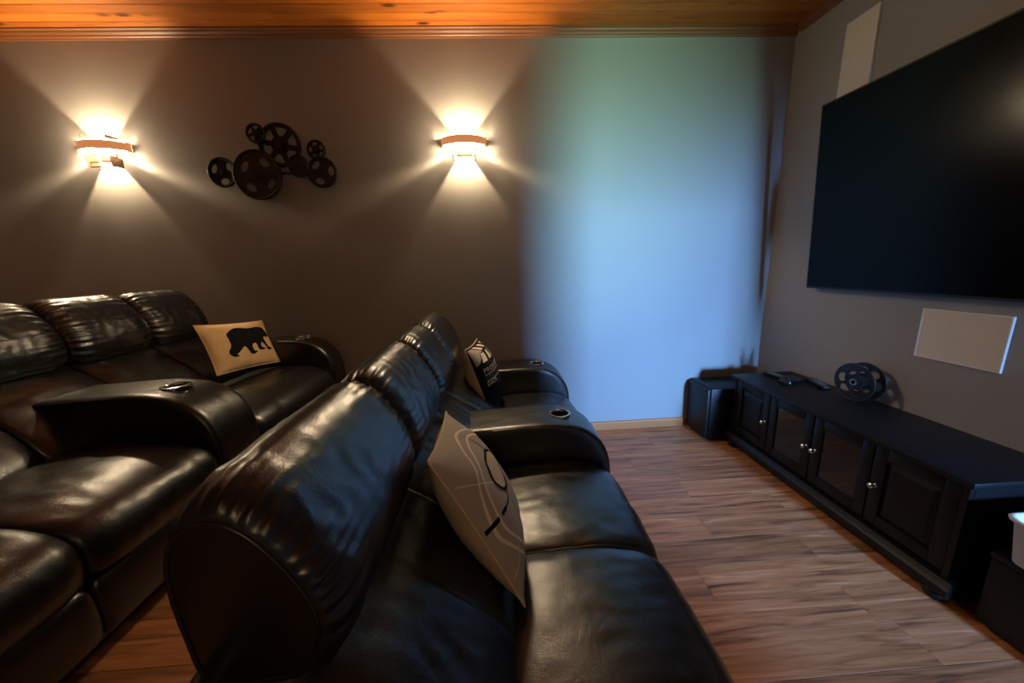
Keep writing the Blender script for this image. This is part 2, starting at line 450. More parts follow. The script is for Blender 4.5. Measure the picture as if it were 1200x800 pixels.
# crown moulding and baseboards
CROWN = [(0, 0), (.006, 0), (.010, .008), (.016, .012), (.020, .020), (.030, .028), (.034, .036), (.046, .040), (.046, .047), (0, .047)]
def moulding(name, prof, along, a, b, wall, mat, z=0):
    vs, fs = [], []; n = len(prof)
    for e in (a, b):
        for d, h in prof:
            vs.append((e, wall - d, z + h) if along == 'x' else (wall - d, e, z + h))
    for i in range(n): fs.append((i, (i + 1) % n, n + (i + 1) % n, n + i))
    fs += [tuple(range(n)), tuple(range(n, 2 * n))]
    return struct(mesh(name, vs, fs, mat, smooth=False))
moulding('trim_2', CROWN, 'x', XL, R, D, TRIM, ZC)
moulding('trim_3', CROWN, 'y', REAR_Y, D - .046, R, TRIM, ZC)
BASE = [(0, 0), (.016, 0), (.016, .008), (.013, .012), (.013, .055), (.010, .064), (.004, .070), (0, .070)]
OAK = wood('oak_baseboard', [(.3, (.30, .095, .018)), (.7, (.46, .155, .032))], .55, 1.5, tint=.04, axis_stretch=(.7, 14, 14), bump=.05)
moulding('baseboard_back', BASE, 'x', XP, R, D, OAK, 0.0)
moulding('baseboard_right', BASE, 'y', REAR_Y, D - .016, R, OAK, 0.0)
moulding('baseboard_riser', BASE, 'x', XL, XP - .001, D, OAK, ZP)

# ------------------------------------------------------------------ sofas
HEAD = [(.095, .735), (.165, .745), (.212, .80), (.222, .865), (.203, .935), (.168, 1.0), (.125, 1.055), (.075, 1.082), (.025, 1.068), (-.008, 1.02), (-.018, .94), (-.012, .84), (.0, .76), (.05, .725)]
HC = (.06, .90)
BACK = [(.05, .76), (.11, .765), (.195, .715), (.29, .650), (.385, .575), (.45, .50), (.475, .445), (.44, .41), (.30, .42), (.16, .50), (.08, .60), (.05, .70)]
BC = (.25, .58)
SEAT = [(.42, .33), (.415, .41), (.45, .455), (.56, .472), (.70, .476), (.82, .468), (.91, .445), (.962, .405), (.980, .35), (.972, .30), (.93, .275), (.70, .285), (.50, .30)]
SCN = (.70, .38)
ARM = [(.16, .06), (.16, .45), (.18, .60), (.24, .63), (.36, .638), (.52, .646), (.68, .648), (.80, .632), (.885, .592), (.940, .530), (.968, .455), (.976, .36), (.976, .20), (.972, .06), (.80, .04), (.50, .04), (.30, .04)]
AC = (.58, .34)
FOOT = [(.90, .10), (.90, .24), (.925, .272), (.955, .262), (.966, .20), (.962, .12), (.945, .09), (.915, .085)]
FC = (.93, .18)
def recliner_sofa(name, label, x0, z0, arms, console, seats, heads, backs, head_dz=0, seed=0):
    ys = [a for p in arms + seats + [console] for a in p]; ymin, ymax = min(ys), max(ys)
    t = empty(name, (x0, (ymin + ymax) / 2, z0), 0, label, 'sofa'); oy = (ymin + ymax) / 2
    s = seed
    bm = bmesh.new(); bx(bm, .10, .90, ymin + .03 - oy, ymax - .03 - oy, .045, .30, .01)
    from_bm('base', bm, LEA, t)
    bm = bmesh.new(); bx(bm, -.004, .045, ymin + .015 - oy, ymax - .015 - oy, .045, .80, .018, 3)
    from_bm('back_panel', bm, LEA, t, True, 40)
    for fx in (.14, .84):
        for fy in (ymin + .06, (ymin + ymax) / 2, ymax - .06):
            o = lathe('foot', [(0, .05), (.028, .05), (.028, .008), (.022, 0), (0, 0)], BLACKP, t, 16, (fx, fy - oy, 0))
    for a, b in heads:
        s += 1
        pf = [(x, z + head_dz * min(1, max(0, (z - .7) / .1))) for x, z in HEAD]; hc = (HC[0], HC[1] + head_dz)
        h = loft('headrest', pf, a - oy + .004, b - oy - .004, LEA, t, hc, rr=.085, es=.77, nprof=180, ny=64, ruffle=.0046, wr=.0035, seed=s, dome=.006, ruff_ends=(1, 1))
        loft_piping(pf, a - oy + .004, hc, .775, h, .0035)
        loft_piping(pf, b - oy - .004, hc, .775, h, .0035)
    for a, b in backs:
        s += 1
        loft('back_cushion', BACK, a - oy + .003, b - oy - .003, LEA, t, BC, rr=.06, es=.82, ny=70, wr=.006, ruffle=.002, groove=(a + b) / 2 - oy if b - a > .4 else None, seed=s, crown=.008, wfreq=6)
    for a, b in seats:
        s += 1
        loft('seat_cushion', SEAT, a - oy + .003, b - oy - .003, LEA, t, SCN, rr=.06, es=.88, ny=50, wr=.005, ruffle=.0015, seed=s, crown=.008, wfreq=6)
        loft('footrest', FOOT, a - oy + .006, b - oy - .006, LEA, t, FC, rr=.03, es=.8, ny=24, wr=.002, seed=s + 50)
    for nm, (a, b) in [('console', console), ('arm', arms[0]), ('arm', arms[1])]:
        s += 1
        o = loft(nm, ARM, a - oy + .002, b - oy - .002, LEA, t, AC, rr=.03, es=.955, nprof=72, ny=26, wr=.0028, seed=s, dome=.003, wfreq=5)
        for yy in (a + .006, b - .006): loft_piping(ARM, yy - oy, AC, .968, o, .0035)
        if nm == 'console' or nm == 'arm':
            cy = (a + b) / 2 - oy; cx = .755; cz = .6425
            cutter = lathe('tmp_cut', [(0, -.06), (.0425, -.06), (.0425, .05), (0, .05)], DARK, None, 32, (cx, cy, cz))
            md = o.modifiers.new('cut', 'BOOLEAN'); md.operation = 'DIFFERENCE'; md.object = cutter; md.solver = 'EXACT'
            cutter.matrix_world = t.matrix_world if False else Matrix.Translation(t.location)
            bpy.context.view_layer.update()
            dg = bpy.context.evaluated_depsgraph_get()
            me = bpy.data.meshes.new_from_object(o.evaluated_get(dg)); o.modifiers.clear(); o.data = me
            bpy.data.objects.remove(cutter)
            me.set_sharp_from_angle(angle=math.radians(50))
            cup = lathe('cup_holder', [(.0424, -.004), (.051, -.004), (.0525, .004), (.0505, .0075), (.0455, .0085), (.0418, .005), (.0412, -.004), (.0424, -.004)], CHROME, t, 40, (cx, cy, cz))
            cup['label'] = 'chrome ring cup holder with a dark cup'
            lathe('cup_well', [(.0412, .0), (.0395, -.056), (.0, -.056), (0, -.058), (.0405, -.058), (.0420, .0)], DARK, cup, 32, (cx, cy, cz))
    return t
recliner_sofa('recliner_sofa', 'black leather theatre sofa in the foreground, with console arm, on the main floor', -.46, 0,
    [(.17, .42), (2.37, 2.64)], (1.46, 1.72), [(.42, .95), (.95, 1.46), (1.72, 2.37)],
    [(.42, .95), (.95, 1.43), (1.43, 1.83), (1.83, 2.36)], [(.42, .95), (.95, 1.45), (1.45, 1.77), (1.77, 2.38)], 0, 10)
recliner_sofa('recliner_sofa', 'black leather theatre sofa of the back row at left, under the wall reels', -2.10, ZP,
    [(.10, .36), (2.40, 2.59)], (1.35, 1.60), [(.36, .87), (.87, 1.35), (1.60, 2.40)],
    [(.36, .84), (.84, 1.24), (1.24, 1.63), (1.63, 2.02), (2.02, 2.42)], [(.36, .84), (.84, 1.24), (1.24, 1.63), (1.63, 2.02), (2.02, 2.40)], -.07, 40)

# ------------------------------------------------------------------ pillows
class Cushion:
    def __init__(s, name, label, w, h, th, c, Rm, front, back, pipe, group=None, sag=0, seed=0):
        s.w, s.h, s.th, s.seed = w, h, th, seed
        s.t = empty(name, c, 0, label, 'pillow', group)
        s.t.matrix_world = Matrix.Translation(Vector(c)) @ Matrix(Rm).to_4x4()
        n = 40
        for nm, sg, mt in (('front_panel', 1, front), ('back_panel', -1, back)):
            vs = [s.S(-1 + 2 * i / n, -1 + 2 * j / n, sg) for j in range(n + 1) for i in range(n + 1)]
            fs = [(j * (n + 1) + i, j * (n + 1) + i + 1, (j + 1) * (n + 1) + i + 1, (j + 1) * (n + 1) + i) for j in range(n) for i in range(n)]
            mesh(nm, vs, fs, mt, s.t)
        ring = [(-1 + 2 * i / 30, -1) for i in range(30)] + [(1, -1 + 2 * i / 30) for i in range(30)] + [(1 - 2 * i / 30, 1) for i in range(30)] + [(-1, 1 - 2 * i / 30) for i in range(30)]
        tube('piping', [s.S(u, v, 1) for u, v in ring], .0032, pipe, s.t, closed=True, seg=6)
    def S(s, u, v, sg=1, off=0):
        eu, ev = 1 - abs(u) ** 2.4, 1 - abs(v) ** 2.4
        z = s.th / 2 * (max(0, eu * ev)) ** .62
        x = s.w / 2 * u * (1 - .055 * (1 - v * v) * u * u); y = s.h / 2 * v * (1 - .055 * (1 - u * u) * v * v)
        q = Vector((x * 9 + s.seed, y * 9, sg * 3.0))
        k = (max(0, eu * ev)) ** .5
        z += .006 * noise.noise(q) * k + .004 * noise.noise(q * 2.4) * k
        return Vector((x, y, sg * (z + off)))
    def poly(s, name, pts, mat, off=.0012, parent=None, maxlen=.012):
        bm = bmesh.new(); vs = [bm.verts.new((a, b, 0)) for a, b in pts]
        bm.faces.new(vs); bmesh.ops.triangulate(bm, faces=bm.faces[:])
        s.finish(name, bm, mat, off, parent)
    def finish(s, name, bm, mat, off, parent=None):
        for _ in range(6):
            es = [e for e in bm.edges if ((e.verts[0].co - e.verts[1].co) * (s.w / 2)).length > .02]
            if not es or len(bm.edges) > 20000: break
            bmesh.ops.subdivide_edges(bm, edges=es, cuts=1); bmesh.ops.triangulate(bm, faces=bm.faces[:])
        for v in bm.verts: v.co = s.S(v.co.x, v.co.y, 1, off)
        o = from_bm(name, bm, mat, parent or s.t, True)
        return o
    def stroke(s, bm, pts, wd, closed=False):
        """ribbon in uv units scaled by width/2"""
        P = [Vector((a, b * s.h / s.w, 0)) for a, b in pts]; n = len(P); L = []
        for i in range(n):
            a = P[(i - 1) % n] if closed or i else P[i]; b = P[(i + 1) % n] if closed or i < n - 1 else P[i]
            t = (b - a).normalized(); nn = Vector((-t.y, t.x, 0)) * wd / s.w
            L.append((bm.verts.new(((P[i] + nn).x, (P[i] + nn).y * s.w / s.h, 0)), bm.verts.new(((P[i] - nn).x, (P[i] - nn).y * s.w / s.h, 0))))
        for i in range(n if closed else n - 1):
            a, b = L[i], L[(i + 1) % n]; bm.faces.new((a[0], b[0], b[1], a[1]))
    def strokes(s, name, lst, mat, off=.0014):
        bm = bmesh.new()
        for pts, wd, cl in lst: s.stroke(bm, pts, wd, cl)
        s.finish(name, bm, mat, off)
    def text(s, name, body, u0, v0, size, mat, off=.0016, sx=1.0):
        cu = bpy.data.curves.new('txt', 'FONT'); cu.body = body; cu.size = size; cu.resolution_u = 2
        o = curve_to_mesh(name, cu, mat, s.t)
        bm = bmesh.new(); bm.from_mesh(o.data)
        for v in bm.verts: v.co = Vector((u0 + v.co.x * sx / (s.w / 2), v0 + v.co.y / (s.h / 2), 0))
        bmesh.ops.triangulate(bm, faces=bm.faces[:])
        for v in bm.verts: v.co = s.S(v.co.x, v.co.y, 1, off)
        bm.to_mesh(o.data); bm.free()

R1 = [[.2288, -.3578, .9053], [.9695, .1679, -.1787], [-.0880, .9186, .3853]]
p1 = Cushion('throw_pillow', 'tan lumbar pillow with a black walking bear on the back row sofa', .437, .304, .10, (-1.572, 2.210, .934), R1, TAN, TAN, TAN, seed=1)
BEARPX = [(362, 368), (372, 340), (400, 312), (432, 292), (470, 286), (510, 290), (550, 293), (600, 287), (640, 275), (690, 272), (735, 278), (755, 292), (775, 306), (800, 322), (826, 345), (818, 358), (795, 360), (785, 374), (765, 370), (738, 368), (735, 385), (750, 410), (772, 440), (790, 462), (812, 466), (836, 466), (838, 484), (815, 492), (785, 494), (765, 470), (735, 445), (705, 425), (703, 460), (715, 478), (745, 482), (750, 494), (720, 502), (690, 502), (672, 480), (655, 450), (640, 438), (612, 450), (605, 470), (622, 500), (640, 514), (668, 512), (668, 526), (640, 544), (605, 546), (585, 525), (560, 500), (540, 480), (522, 478), (505, 505), (490, 530), (470, 552), (492, 562), (488, 572), (450, 574), (425, 560), (405, 545), (398, 515), (408, 490), (408, 460), (392, 430), (378, 398)]
# corners of the pillow in the same pixel frame -> (u, v)
qa, qb, qc, qd = Vector((130, 248)), Vector((765, 195)), Vector((980, 585)), Vector((348, 728))
def unproj(p):
    u = v = .5
    for _ in range(30):
        f = qa * (1 - u) * (1 - v) + qb * u * (1 - v) + qc * u * v + qd * (1 - u) * v - Vector(p)
        du = (qb - qa) * (1 - v) + (qc - qd) * v; dv = (qd - qa) * (1 - u) + (qc - qb) * u
        det = du.x * dv.y - du.y * dv.x
        u -= (f.x * dv.y - f.y * dv.x) / det; v -= (du.x * f.y - du.y * f.x) / det
    return (2 * u - 1, 1 - 2 * v)
p1.poly('bear_print', [unproj(p) for p in BEARPX], INK)

R3 = [[-.0405, -.4855, .8733], [.9888, .1047, .1040], [-.1420, .8677, .4760]]
p3 = Cushion('throw_pillow', 'taupe pillow printed with cream curves and a black ring, nearest the viewer', .46, .46, .185, (-.078, .993, .665), R3, GREYTAN, TAN2, TAN2, seed=2)
def arc(cx, cy, r, a0, a1, n=24, ry=None): return [(cx + r * math.cos(math.radians(a0 + (a1 - a0) * i / n)), cy + (ry or r) * math.sin(math.radians(a0 + (a1 - a0) * i / n))) for i in range(n + 1)]
def smooth(pts, n=40): return [(p.x, p.y) for p in catmull([(a, b, 0) for a, b in pts], n, closed=False)]
LA = [(.62, .60), (.50, .69), (.26, .81), (.0, .88), (-.19, .86), (-.35, .80), (-.50, .68), (-.61, .53), (-.78, .34), (-.87, .14), (-.91, -.10), (-.87, -.36), (-.62, -.78), (-.50, -.93)]
LB = [(.55, .52), (.41, .61), (.15, .71), (-.02, .74), (-.27, .68), (-.44, .56), (-.56, .44), (-.69, .29), (-.76, .12), (-.80, -.11), (-.75, -.34), (-.54, -.70), (-.40, -.90)]
RING = [(.10, .40), (-.18, .43), (-.37, .35), (-.47, .19), (-.36, .0), (-.14, -.08), (.06, .03), (.20, .22)]
ring = [(p.x, p.y) for p in catmull([(a, b, 0) for a, b in RING], 44)]
cxr = sum(p[0] for p in ring) / 44; cyr = sum(p[1] for p in ring) / 44
p3.poly('ring_fill', [(cxr + (a - cxr) * .9, cyr + (b - cyr) * .9) for a, b in ring], TAN2, .0010)
p3.strokes('faint_line', [(smooth([(-.97, .56), (-.75, .38), (-.27, .05)]), .003, False)], CREAM, .0012)
p3.strokes('faint_line', [(smooth([(-.70, -.52), (-.81, -.62), (-.97, -.70)]), .003, False)], CREAM, .0012)
p3.strokes('cream_line', [(smooth(LA, 60), .0085, False)], CREAM, .0015)
p3.strokes('cream_line', [(smooth(LB, 60), .0085, False)], CREAM, .0015)
p3.strokes('thin_dark_line', [(smooth([(-.02, .80), (.05, .56), (.08, .40)]), .0028, False)], INK, .0013)
p3.strokes('thin_dark_line', [(smooth([(-.24, -.05), (-.27, -.30), (-.33, -.52), (-.30, -.8)]), .0030, False)], INK, .0013)
p3.strokes('black_ring', [(ring, .011, True)], INK, .0018)
p3.strokes('black_arc', [(smooth([(-.22, -.06), (-.36, -.10), (-.48, -.115), (-.60, -.11)]), .006, False)], INK, .0018)
p3.strokes('black_dash', [(smooth([(-.60, -.11), (-.69, -.10), (-.74, -.095)]), .011, False)], INK, .0018)
p3.strokes('black_dash', [(smooth([(-.80, -.09), (-.88, -.08), (-.985, -.07)]), .013, False)], INK, .0018)

v1 = Vector((.1175, .9914, -.0571)).normalized(); v2 = Vector((-.307, .091, .9473)); v2 = (v2 - v1 * v1.dot(v2)).normalized(); v3 = v1.cross(v2)
p2 = Cushion('throw_pillow', 'black and tan film clapperboard pillow on the far seat of the foreground sofa', .43, .43, .19, (-.090, 2.182, .676), Matrix((v1, v2, v3)).transposed(), NAVY, TAN2, TAN2, seed=3)
p2.poly('clapper_hinge', [(-.97, .93), (-.74, .95), (-.52, .86), (-.30, .76), (-.57, .73), (-.66, .62), (-.84, .47), (-.95, .43)], GREYTAN)
for k in range(3):
    u = -.60 + .56 * k
    p2.poly('clapper_stripe', [(u, .955), (u + .24, .955), (min(.96, u + .62), .785), (min(.94, u + .36), .785)], CREAM)
for k in range(4):
    u = -.74 + .50 * k
    p2.poly('clapper_stripe', [(u, .45), (min(.96, u + .30), .45), (min(.96, u + .42), .715), (u + .20, .715)], CREAM)
p2.text('lettering', 'PRODUCTION', -.85, .17, .040, CREAM, sx=1.25)
p2.strokes('rule_line', [([(-.85, .115), (-.4, .115), (.0, .115), (.4, .115), (.85, .115)], .0045, False)], CREAM)
p2.text('lettering', 'DIRECTOR', -.85, -.01, .030, GREYINK, sx=1.2)
p2.strokes('rule_line', [([(-.85, -.065), (-.4, -.065), (.0, -.065), (.4, -.065), (.85, -.065)], .0045, False)], CREAM)
p2.text('lettering', 'DATE', -.87, -.20, .034, CREAM, sx=1.2)
p2.strokes('rule_line', [([(-.62, -.93), (-.45, -.93), (-.2, -.93)], .0045, False)], CREAM)

# ------------------------------------------------------------------ wall sconces
def sconce(x, z, label, y=D, rz=0, dim=1.0):
    t = empty('wall_sconce', (x, y, z), rz, label, 'sconce', 'curved wall sconces of the theatre room')
    # local: x along the wall, -y out of the wall, z up
    box('wall_plate', -.05, .05, -.012, 0, -.06, .06, BRONZE, t, .004)
    def curved(name, rx, dy, z0, z1, th, mat, a0=0, a1=180, tilt=0, inner=None):
        vs, fs = [], []; n = 36
        for i in range(n + 1):
            a = math.radians(a0 + (a1 - a0) * i / n); c, s = math.cos(a), math.sin(a)
            for (k, zz) in ((0, z0), (0, z1), (th, z1), (th, z0)):
                vs.append(((rx - k) * c, -.004 - (dy - k) * s, zz + tilt * c))
        for i in range(n):
            for k in range(4):
                a = i * 4 + k; b = i * 4 + (k + 1) % 4; fs.append((a, b, b + 4, a + 4))
        fs += [(0, 1, 2, 3), (n * 4, n * 4 + 1, n * 4 + 2, n * 4 + 3)]
        o = mesh(name, vs, fs, mat, t); o.data.set_sharp_from_angle(angle=math.radians(40))
        if inner:
            o.data.materials.append(inner)
            for p in o.data.polygons:
                c = p.center; nn = Vector((c.x, c.y, 0))
                if p.normal.x * c.x / rx ** 2 + p.normal.y * c.y / dy ** 2 < 0: p.material_index = 1
        return o
    curved('glass_shade', .142, .092, -.034, .050, .004, GLOW if dim == 1 else GLOW_DIM, 12, 168, inner=GLOW_IN)
    curved('band', .155, .104, -.012, .040, .003, MICA, 0, 180)
    for s in (-1, 1):  # slit plates added to cut the lamp light into beams on the wall
        bm = bmesh.new()
        bx(bm, s * .074 - .002, s * .074 + .002, -.078, -.001, -.030, .078)
        bx(bm, s * .074 - .002, s * .074 + .002, -.078, -.001, -.108, -.044)
        from_bm('beam_baffle', bm, BRONZE, t)
    bm = bmesh.new()
    for zz in (-.108, -.080): bx(bm, -.074, .074, -.060, -.054, zz - .003, zz + .003)
    for xx in (-.072, .072): bx(bm, xx - .003, xx + .003, -.060, -.054, -.108, -.080)
    from_bm('lower_frame', bm, BRONZE, t)
    lathe('bulb', [(0, -.022), (.007, -.018), (.009, -.008), (.007, .004), (.004, .010), (0, .010)], BULB, t, 16, (0, -.028, 0))
    d = bpy.data.lights.new('sconce_light', 'POINT'); d.energy = SCONCE_W * dim; d.color = SCONCE_COL; d.shadow_soft_size = .010
    o = bpy.data.objects.new('sconce_light', d); C.objects.link(o); o.parent = t; o.location = (0, -.066, -.004)
    return t
sconce(-.157, 2.175, 'lit curved wall sconce to the right of the metal reels')
sconce(-2.49, 2.185, 'lit curved wall sconce to the left of the metal reels, above the back row')
sconce(.55, 2.175, 'unseen fill light added on the rear wall, shaped as a curved sconce', REAR_Y, PI, .34)  # added lamp behind the camera, brightens pillow fronts and right wall

# ------------------------------------------------------------------ wall art of film reels
wa = empty('wall_art', (-1.45, D, 2.05), 0, 'dark metal wall sculpture of seven overlapping film reels', 'wall art')
def reel_plate(name, cx, cz, r, kind, off, mat, parent, th=.012, a0=0.0):
    Y = Matrix.Translation((cx + 1.45, -off, cz - 2.05)) @ Matrix.Rotation(PI / 2, 4, 'X')
    ol = [circ(0, 0, r, 56)]
    if kind[0] == 'h':                       # solid face with round-ish holes
        n = int(kind[1:]); rh = {3: .25, 4: .19}[n] * r
        for i in range(n):
            a = a0 + 2 * PI * i / n; ccx, ccy = .60 * r * math.cos(a), .60 * r * math.sin(a)
            tt = a + PI / 2
            ol.append([(ccx + rh * 1.3 * math.cos(q) * math.cos(tt) - rh * .85 * math.sin(q) * math.sin(tt), ccy + rh * 1.3 * math.cos(q) * math.sin(tt) + rh * .85 * math.sin(q) * math.cos(tt)) for q in [2 * PI * k / 24 for k in range(24)]])
    elif kind[0] == 's':                     # spokes
        n = int(kind[1:]); ri, ro = .42 * r, .82 * r
        for i in range(n):
            c0 = a0 + 2 * PI * i / n; hw = PI / n * .72
            ol.append([(ro * math.cos(c0 + q), ro * math.sin(c0 + q)) for q in [-hw + 2 * hw * k / 8 for k in range(9)]] + [(ri * math.cos(c0 + q), ri * math.sin(c0 + q)) for q in [hw * .7 - 1.4 * hw * k / 6 for k in range(7)]])
    o = flat_shape(name, ol, th, .0015, mat, parent, Y)
    def ring(nm, rad, rr):
        return tube(nm, [(cx + 1.45 + rad * math.cos(q), -off - th / 2, cz - 2.05 + rad * math.sin(q)) for q in [2 * PI * k / 48 for k in range(48)]], rr, IRON, o, closed=True)
    ring('rim', r - .006, .008 if r > .05 else .005)
    lathe('hub', [(0, .012), (r * .16, .012), (r * .18, .008), (r * .18, 0)], IRON, o, 24, (cx + 1.45, -off - th / 2, cz - 2.05), Matrix.Rotation(PI / 2, 3, 'X'))
    return o
reel_plate('reel_disc', -1.776, 2.036, .094, 'h3', .020, IRON, wa, a0=.6)
reel_plate('reel_disc', -1.545, 2.012, .157, 'h4', .034, IRONB, wa, a0=.95)
reel_plate('reel_disc', -1.378, 2.196, .135, 's6', .018, IRON, wa, a0=.3)
reel_plate('reel_disc', -1.512, 2.264, .060, 's5', .034, IRON, wa, a0=.2)
reel_plate('reel_disc', -1.271, 2.062, .068, 'f', .034, IRONB, wa)
reel_plate('reel_disc', -1.125, 2.022, .098, 'h3', .020, IRONB, wa, a0=.15)
reel_plate('reel_disc', -1.139, 2.158, .060, 's5', .034, IRON, wa, a0=.5)
bm = bmesh.new()
for x, z in ((-1.776, 2.036), (-1.545, 2.012), (-1.378, 2.196), (-1.125, 2.022)): bx(bm, x + 1.45 - .012, x + 1.45 + .012, -.03, 0, z - 2.05 - .012, z - 2.05 + .012)
for a, b in (((-1.776, 2.036), (-1.125, 2.022)),): bx(bm, a[0] + 1.45, b[0] + 1.45, -.010, -.004, -.032, -.018)
from_bm('mounting_bar', bm, IRON, wa)

# ------------------------------------------------------------------ television
TW, TH = 1.90, 1.081
tv = empty('television', (R, 1.295, 1.147), 0, 'large black flat television on the right wall', 'television')
ang = math.atan2(.060, TH)
def tvpart(name, bm, mat, parent, sm=False):
    bmesh.ops.transform(bm, matrix=Matrix.Translation((-.064, 0, 0)) @ Matrix.Rotation(-ang, 4, 'Y'), verts=bm.verts)
    return from_bm(name, bm, mat, parent, sm, 40 if sm else None)
bm = bmesh.new(); bx(bm, .002, .035, -TW / 2, TW / 2, 0, TH, .004); body = tvpart('housing', bm, BLACKP, tv, True)
bm = bmesh.new(); bx(bm, -.0005, .004, -TW / 2 + .008, TW / 2 - .008, .012, TH - .008); tvpart('screen', bm, SCREEN, tv)
bm = bmesh.new()
for a in ((-TW / 2, -TW / 2 + .008, 0, TH), (TW / 2 - .008, TW / 2, 0, TH), (-TW / 2 + .008, TW / 2 - .008, 0, .012), (-TW / 2 + .008, TW / 2 - .008, TH - .008, TH)): bx(bm, -.002, .003, a[0], a[1], a[2], a[3])
tvpart('bezel', bm, BLACKP, tv)
box('wall_mount', -.045, 0, -.3, .3, .35, .72, BLACKP, tv)

# ------------------------------------------------------------------ in-wall speakers
def speaker(y0, y1, z0, z1, label):
    t = empty('wall_speaker', (R, (y0 + y1) / 2, z0), 0, label, 'speaker')
    hw, h = (y1 - y0) / 2, z1 - z0
    bm = bmesh.new()
    for a in ((-hw, -hw + .006, 0, h), (hw - .006, hw, 0, h), (-hw + .006, hw - .006, 0, .006), (-hw + .006, hw - .006, h - .006, h)): bx(bm, -.012, 0, a[0], a[1], a[2], a[3])
    from_bm('frame', bm, FRAMEW, t)
    box('grille', -.010, 0, -hw + .006, hw - .006, .006, h - .006, GRILLE, t)
speaker(1.315, 1.627, .838, 1.080, 'wide pale speaker panel on the wall under the television')
speaker(2.094, 2.278, 2.10, 2.660, 'tall pale speaker panel on the wall above the television corner')

# ------------------------------------------------------------------ media cabinet
CX0, CX1, CY0, CY1, CZ = 1.682, R - .004, 1.026, 2.339, .540
mc = empty('media_cabinet', ((CX0 + CX1) / 2, (CY0 + CY1) / 2, 0), 0, 'long low black media cabinet with panel and glass doors under the television', 'cabinet')
ox, oy = (CX0 + CX1) / 2, (CY0 + CY1) / 2
def cb(name, x0, x1, y0, y1, z0, z1, mat, parent, bev=0): return box(name, x0 - ox, x1 - ox, y0 - oy, y1 - oy, z0, z1, mat, parent, bev)
cb('top', CX0, CX1, CY0, CY1, CZ - .026, CZ, BLACKW, mc, .005)
XF = CX0 + .024          # door front plane
bm = bmesh.new()
def cbx(x0, x1, y0, y1, z0, z1): bx(bm, x0 - ox, x1 - ox, y0 - oy, y1 - oy, z0, z1)
cbx(XF + .018, CX1, CY0 + .02, CY0 + .04, .10, CZ - .026); cbx(XF + .018, CX1, CY1 - .04, CY1 - .02, .10, CZ - .026)
cbx(CX1 - .012, CX1, CY0 + .04, CY1 - .04, .10, CZ - .026); cbx(XF + .018, CX1 - .012, CY0 + .04, CY1 - .04, .10, .118)
DW = (CY1 - CY0 - .08) / 4
for k in (1, 3): cbx(XF + .018, CX1 - .012, CY0 + .04 + DW * k - .008, CY0 + .04 + DW * k + .008, .118, CZ - .026)
cbx(XF + .018, XF + .03, CY0 + .04, CY1 - .04, CZ - .046, CZ - .026)
from_bm('carcass', bm, BLACKW, mc)
for yy in (CY0 + .021, CY1 - .041): cb('corner_post', XF - .002, XF + .02, yy, yy + .02, .10, CZ - .026, BLACKW, mc)
# base with stepped moulding and feet
bprof = [(.0, .042), (-.040, .042), (-.046, .05), (-.046, .078), (-.040, .086), (-.036, .092), (-.028, .106), (0, .112)]
vs, fs = [], []; n = len(bprof)
for e in (CY0 - .004, CY1 + .004):
    for d, h in bprof: vs.append((XF + .016 + d - ox, e - oy, h))
for i in range(n): fs.append((i, (i + 1) % n, n + (i + 1) % n, n + i))
fs += [tuple(range(n)), tuple(range(n, 2 * n))]
mesh('base_moulding', vs, fs, BLACKW, mc, smooth=False)
cb('plinth', XF + .016, CX1, CY0 - .002, CY1 + .002, .042, .10, BLACKW, mc)
for yy in (CY0 + .05, CY1 - .05):
    for xx in (XF + .01, CX1 - .06):
        lathe('foot', [(0, .045), (.030, .045), (.040, .034), (.040, .022), (.032, .006), (.024, 0), (0, 0)], BLACKW, mc, 24, (xx - ox, yy - oy, 0))
for k in range(4):
    y1 = CY1 - .04 - k * DW - .003; y0 = CY1 - .04 - (k + 1) * DW + .003; z0, z1 = .125, CZ - .036
    fw = .052; glass = k in (1, 2)
    bm = bmesh.new()
    for a in ((y0, y0 + fw, z0, z1), (y1 - fw, y1, z0, z1), (y0 + fw, y1 - fw, z0, z0 + fw), (y0 + fw, y1 - fw, z1 - fw, z1)):
        bx(bm, XF - ox, XF + .018 - ox, a[0] - oy, a[1] - oy, a[2], a[3], .003, 2)
    d = from_bm('door', bm, BLACKW, mc, True, 40)
    if glass:
        d['label'] = 'glass cabinet door'
        cb('pane', XF + .008, XF + .011, y0 + fw - .004, y1 - fw + .004, z0 + fw - .004, z1 - fw + .004, SMOKE, d)
    else:
        # raised panel with sloping margins
        iy0, iy1, iz0, iz1 = y0 + fw, y1 - fw, z0 + fw, z1 - fw; mgn = .028
        vs = [(XF + .012 - ox, a - oy, b) for a, b in ((iy0, iz0), (iy1, iz0), (iy1, iz1), (iy0, iz1))] + [(XF + .003 - ox, a - oy, b) for a, b in ((iy0 + mgn, iz0 + mgn), (iy1 - mgn, iz0 + mgn), (iy1 - mgn, iz1 - mgn), (iy0 + mgn, iz1 - mgn))]
        vs += [(XF + .016 - ox, a - oy, b) for a, b in ((iy0, iz0), (iy1, iz0), (iy1, iz1), (iy0, iz1))]
        fs = [(4, 5, 6, 7)] + [(i, (i + 1) % 4, 4 + (i + 1) % 4, 4 + i) for i in range(4)] + [(8 + i, 8 + (i + 1) % 4, (i + 1) % 4, i) for i in range(4)] + [(11, 10, 9, 8)]
        mesh('raised_panel', vs, fs, BLACKW, d, smooth=False)
    ky = y0 + .024 if k in (0, 1) else y1 - .024
    kn = lathe('knob', [(0, .030), (.008, .029), (.0125, .024), (.012, .018), (.006, .013), (.005, .004), (.009, 0), (0, 0)], NICKEL, d, 20, (XF - ox, ky - oy, .315), Matrix.Rotation(-PI / 2, 3, 'Y'))
    kn['label'] = 'round nickel knob'

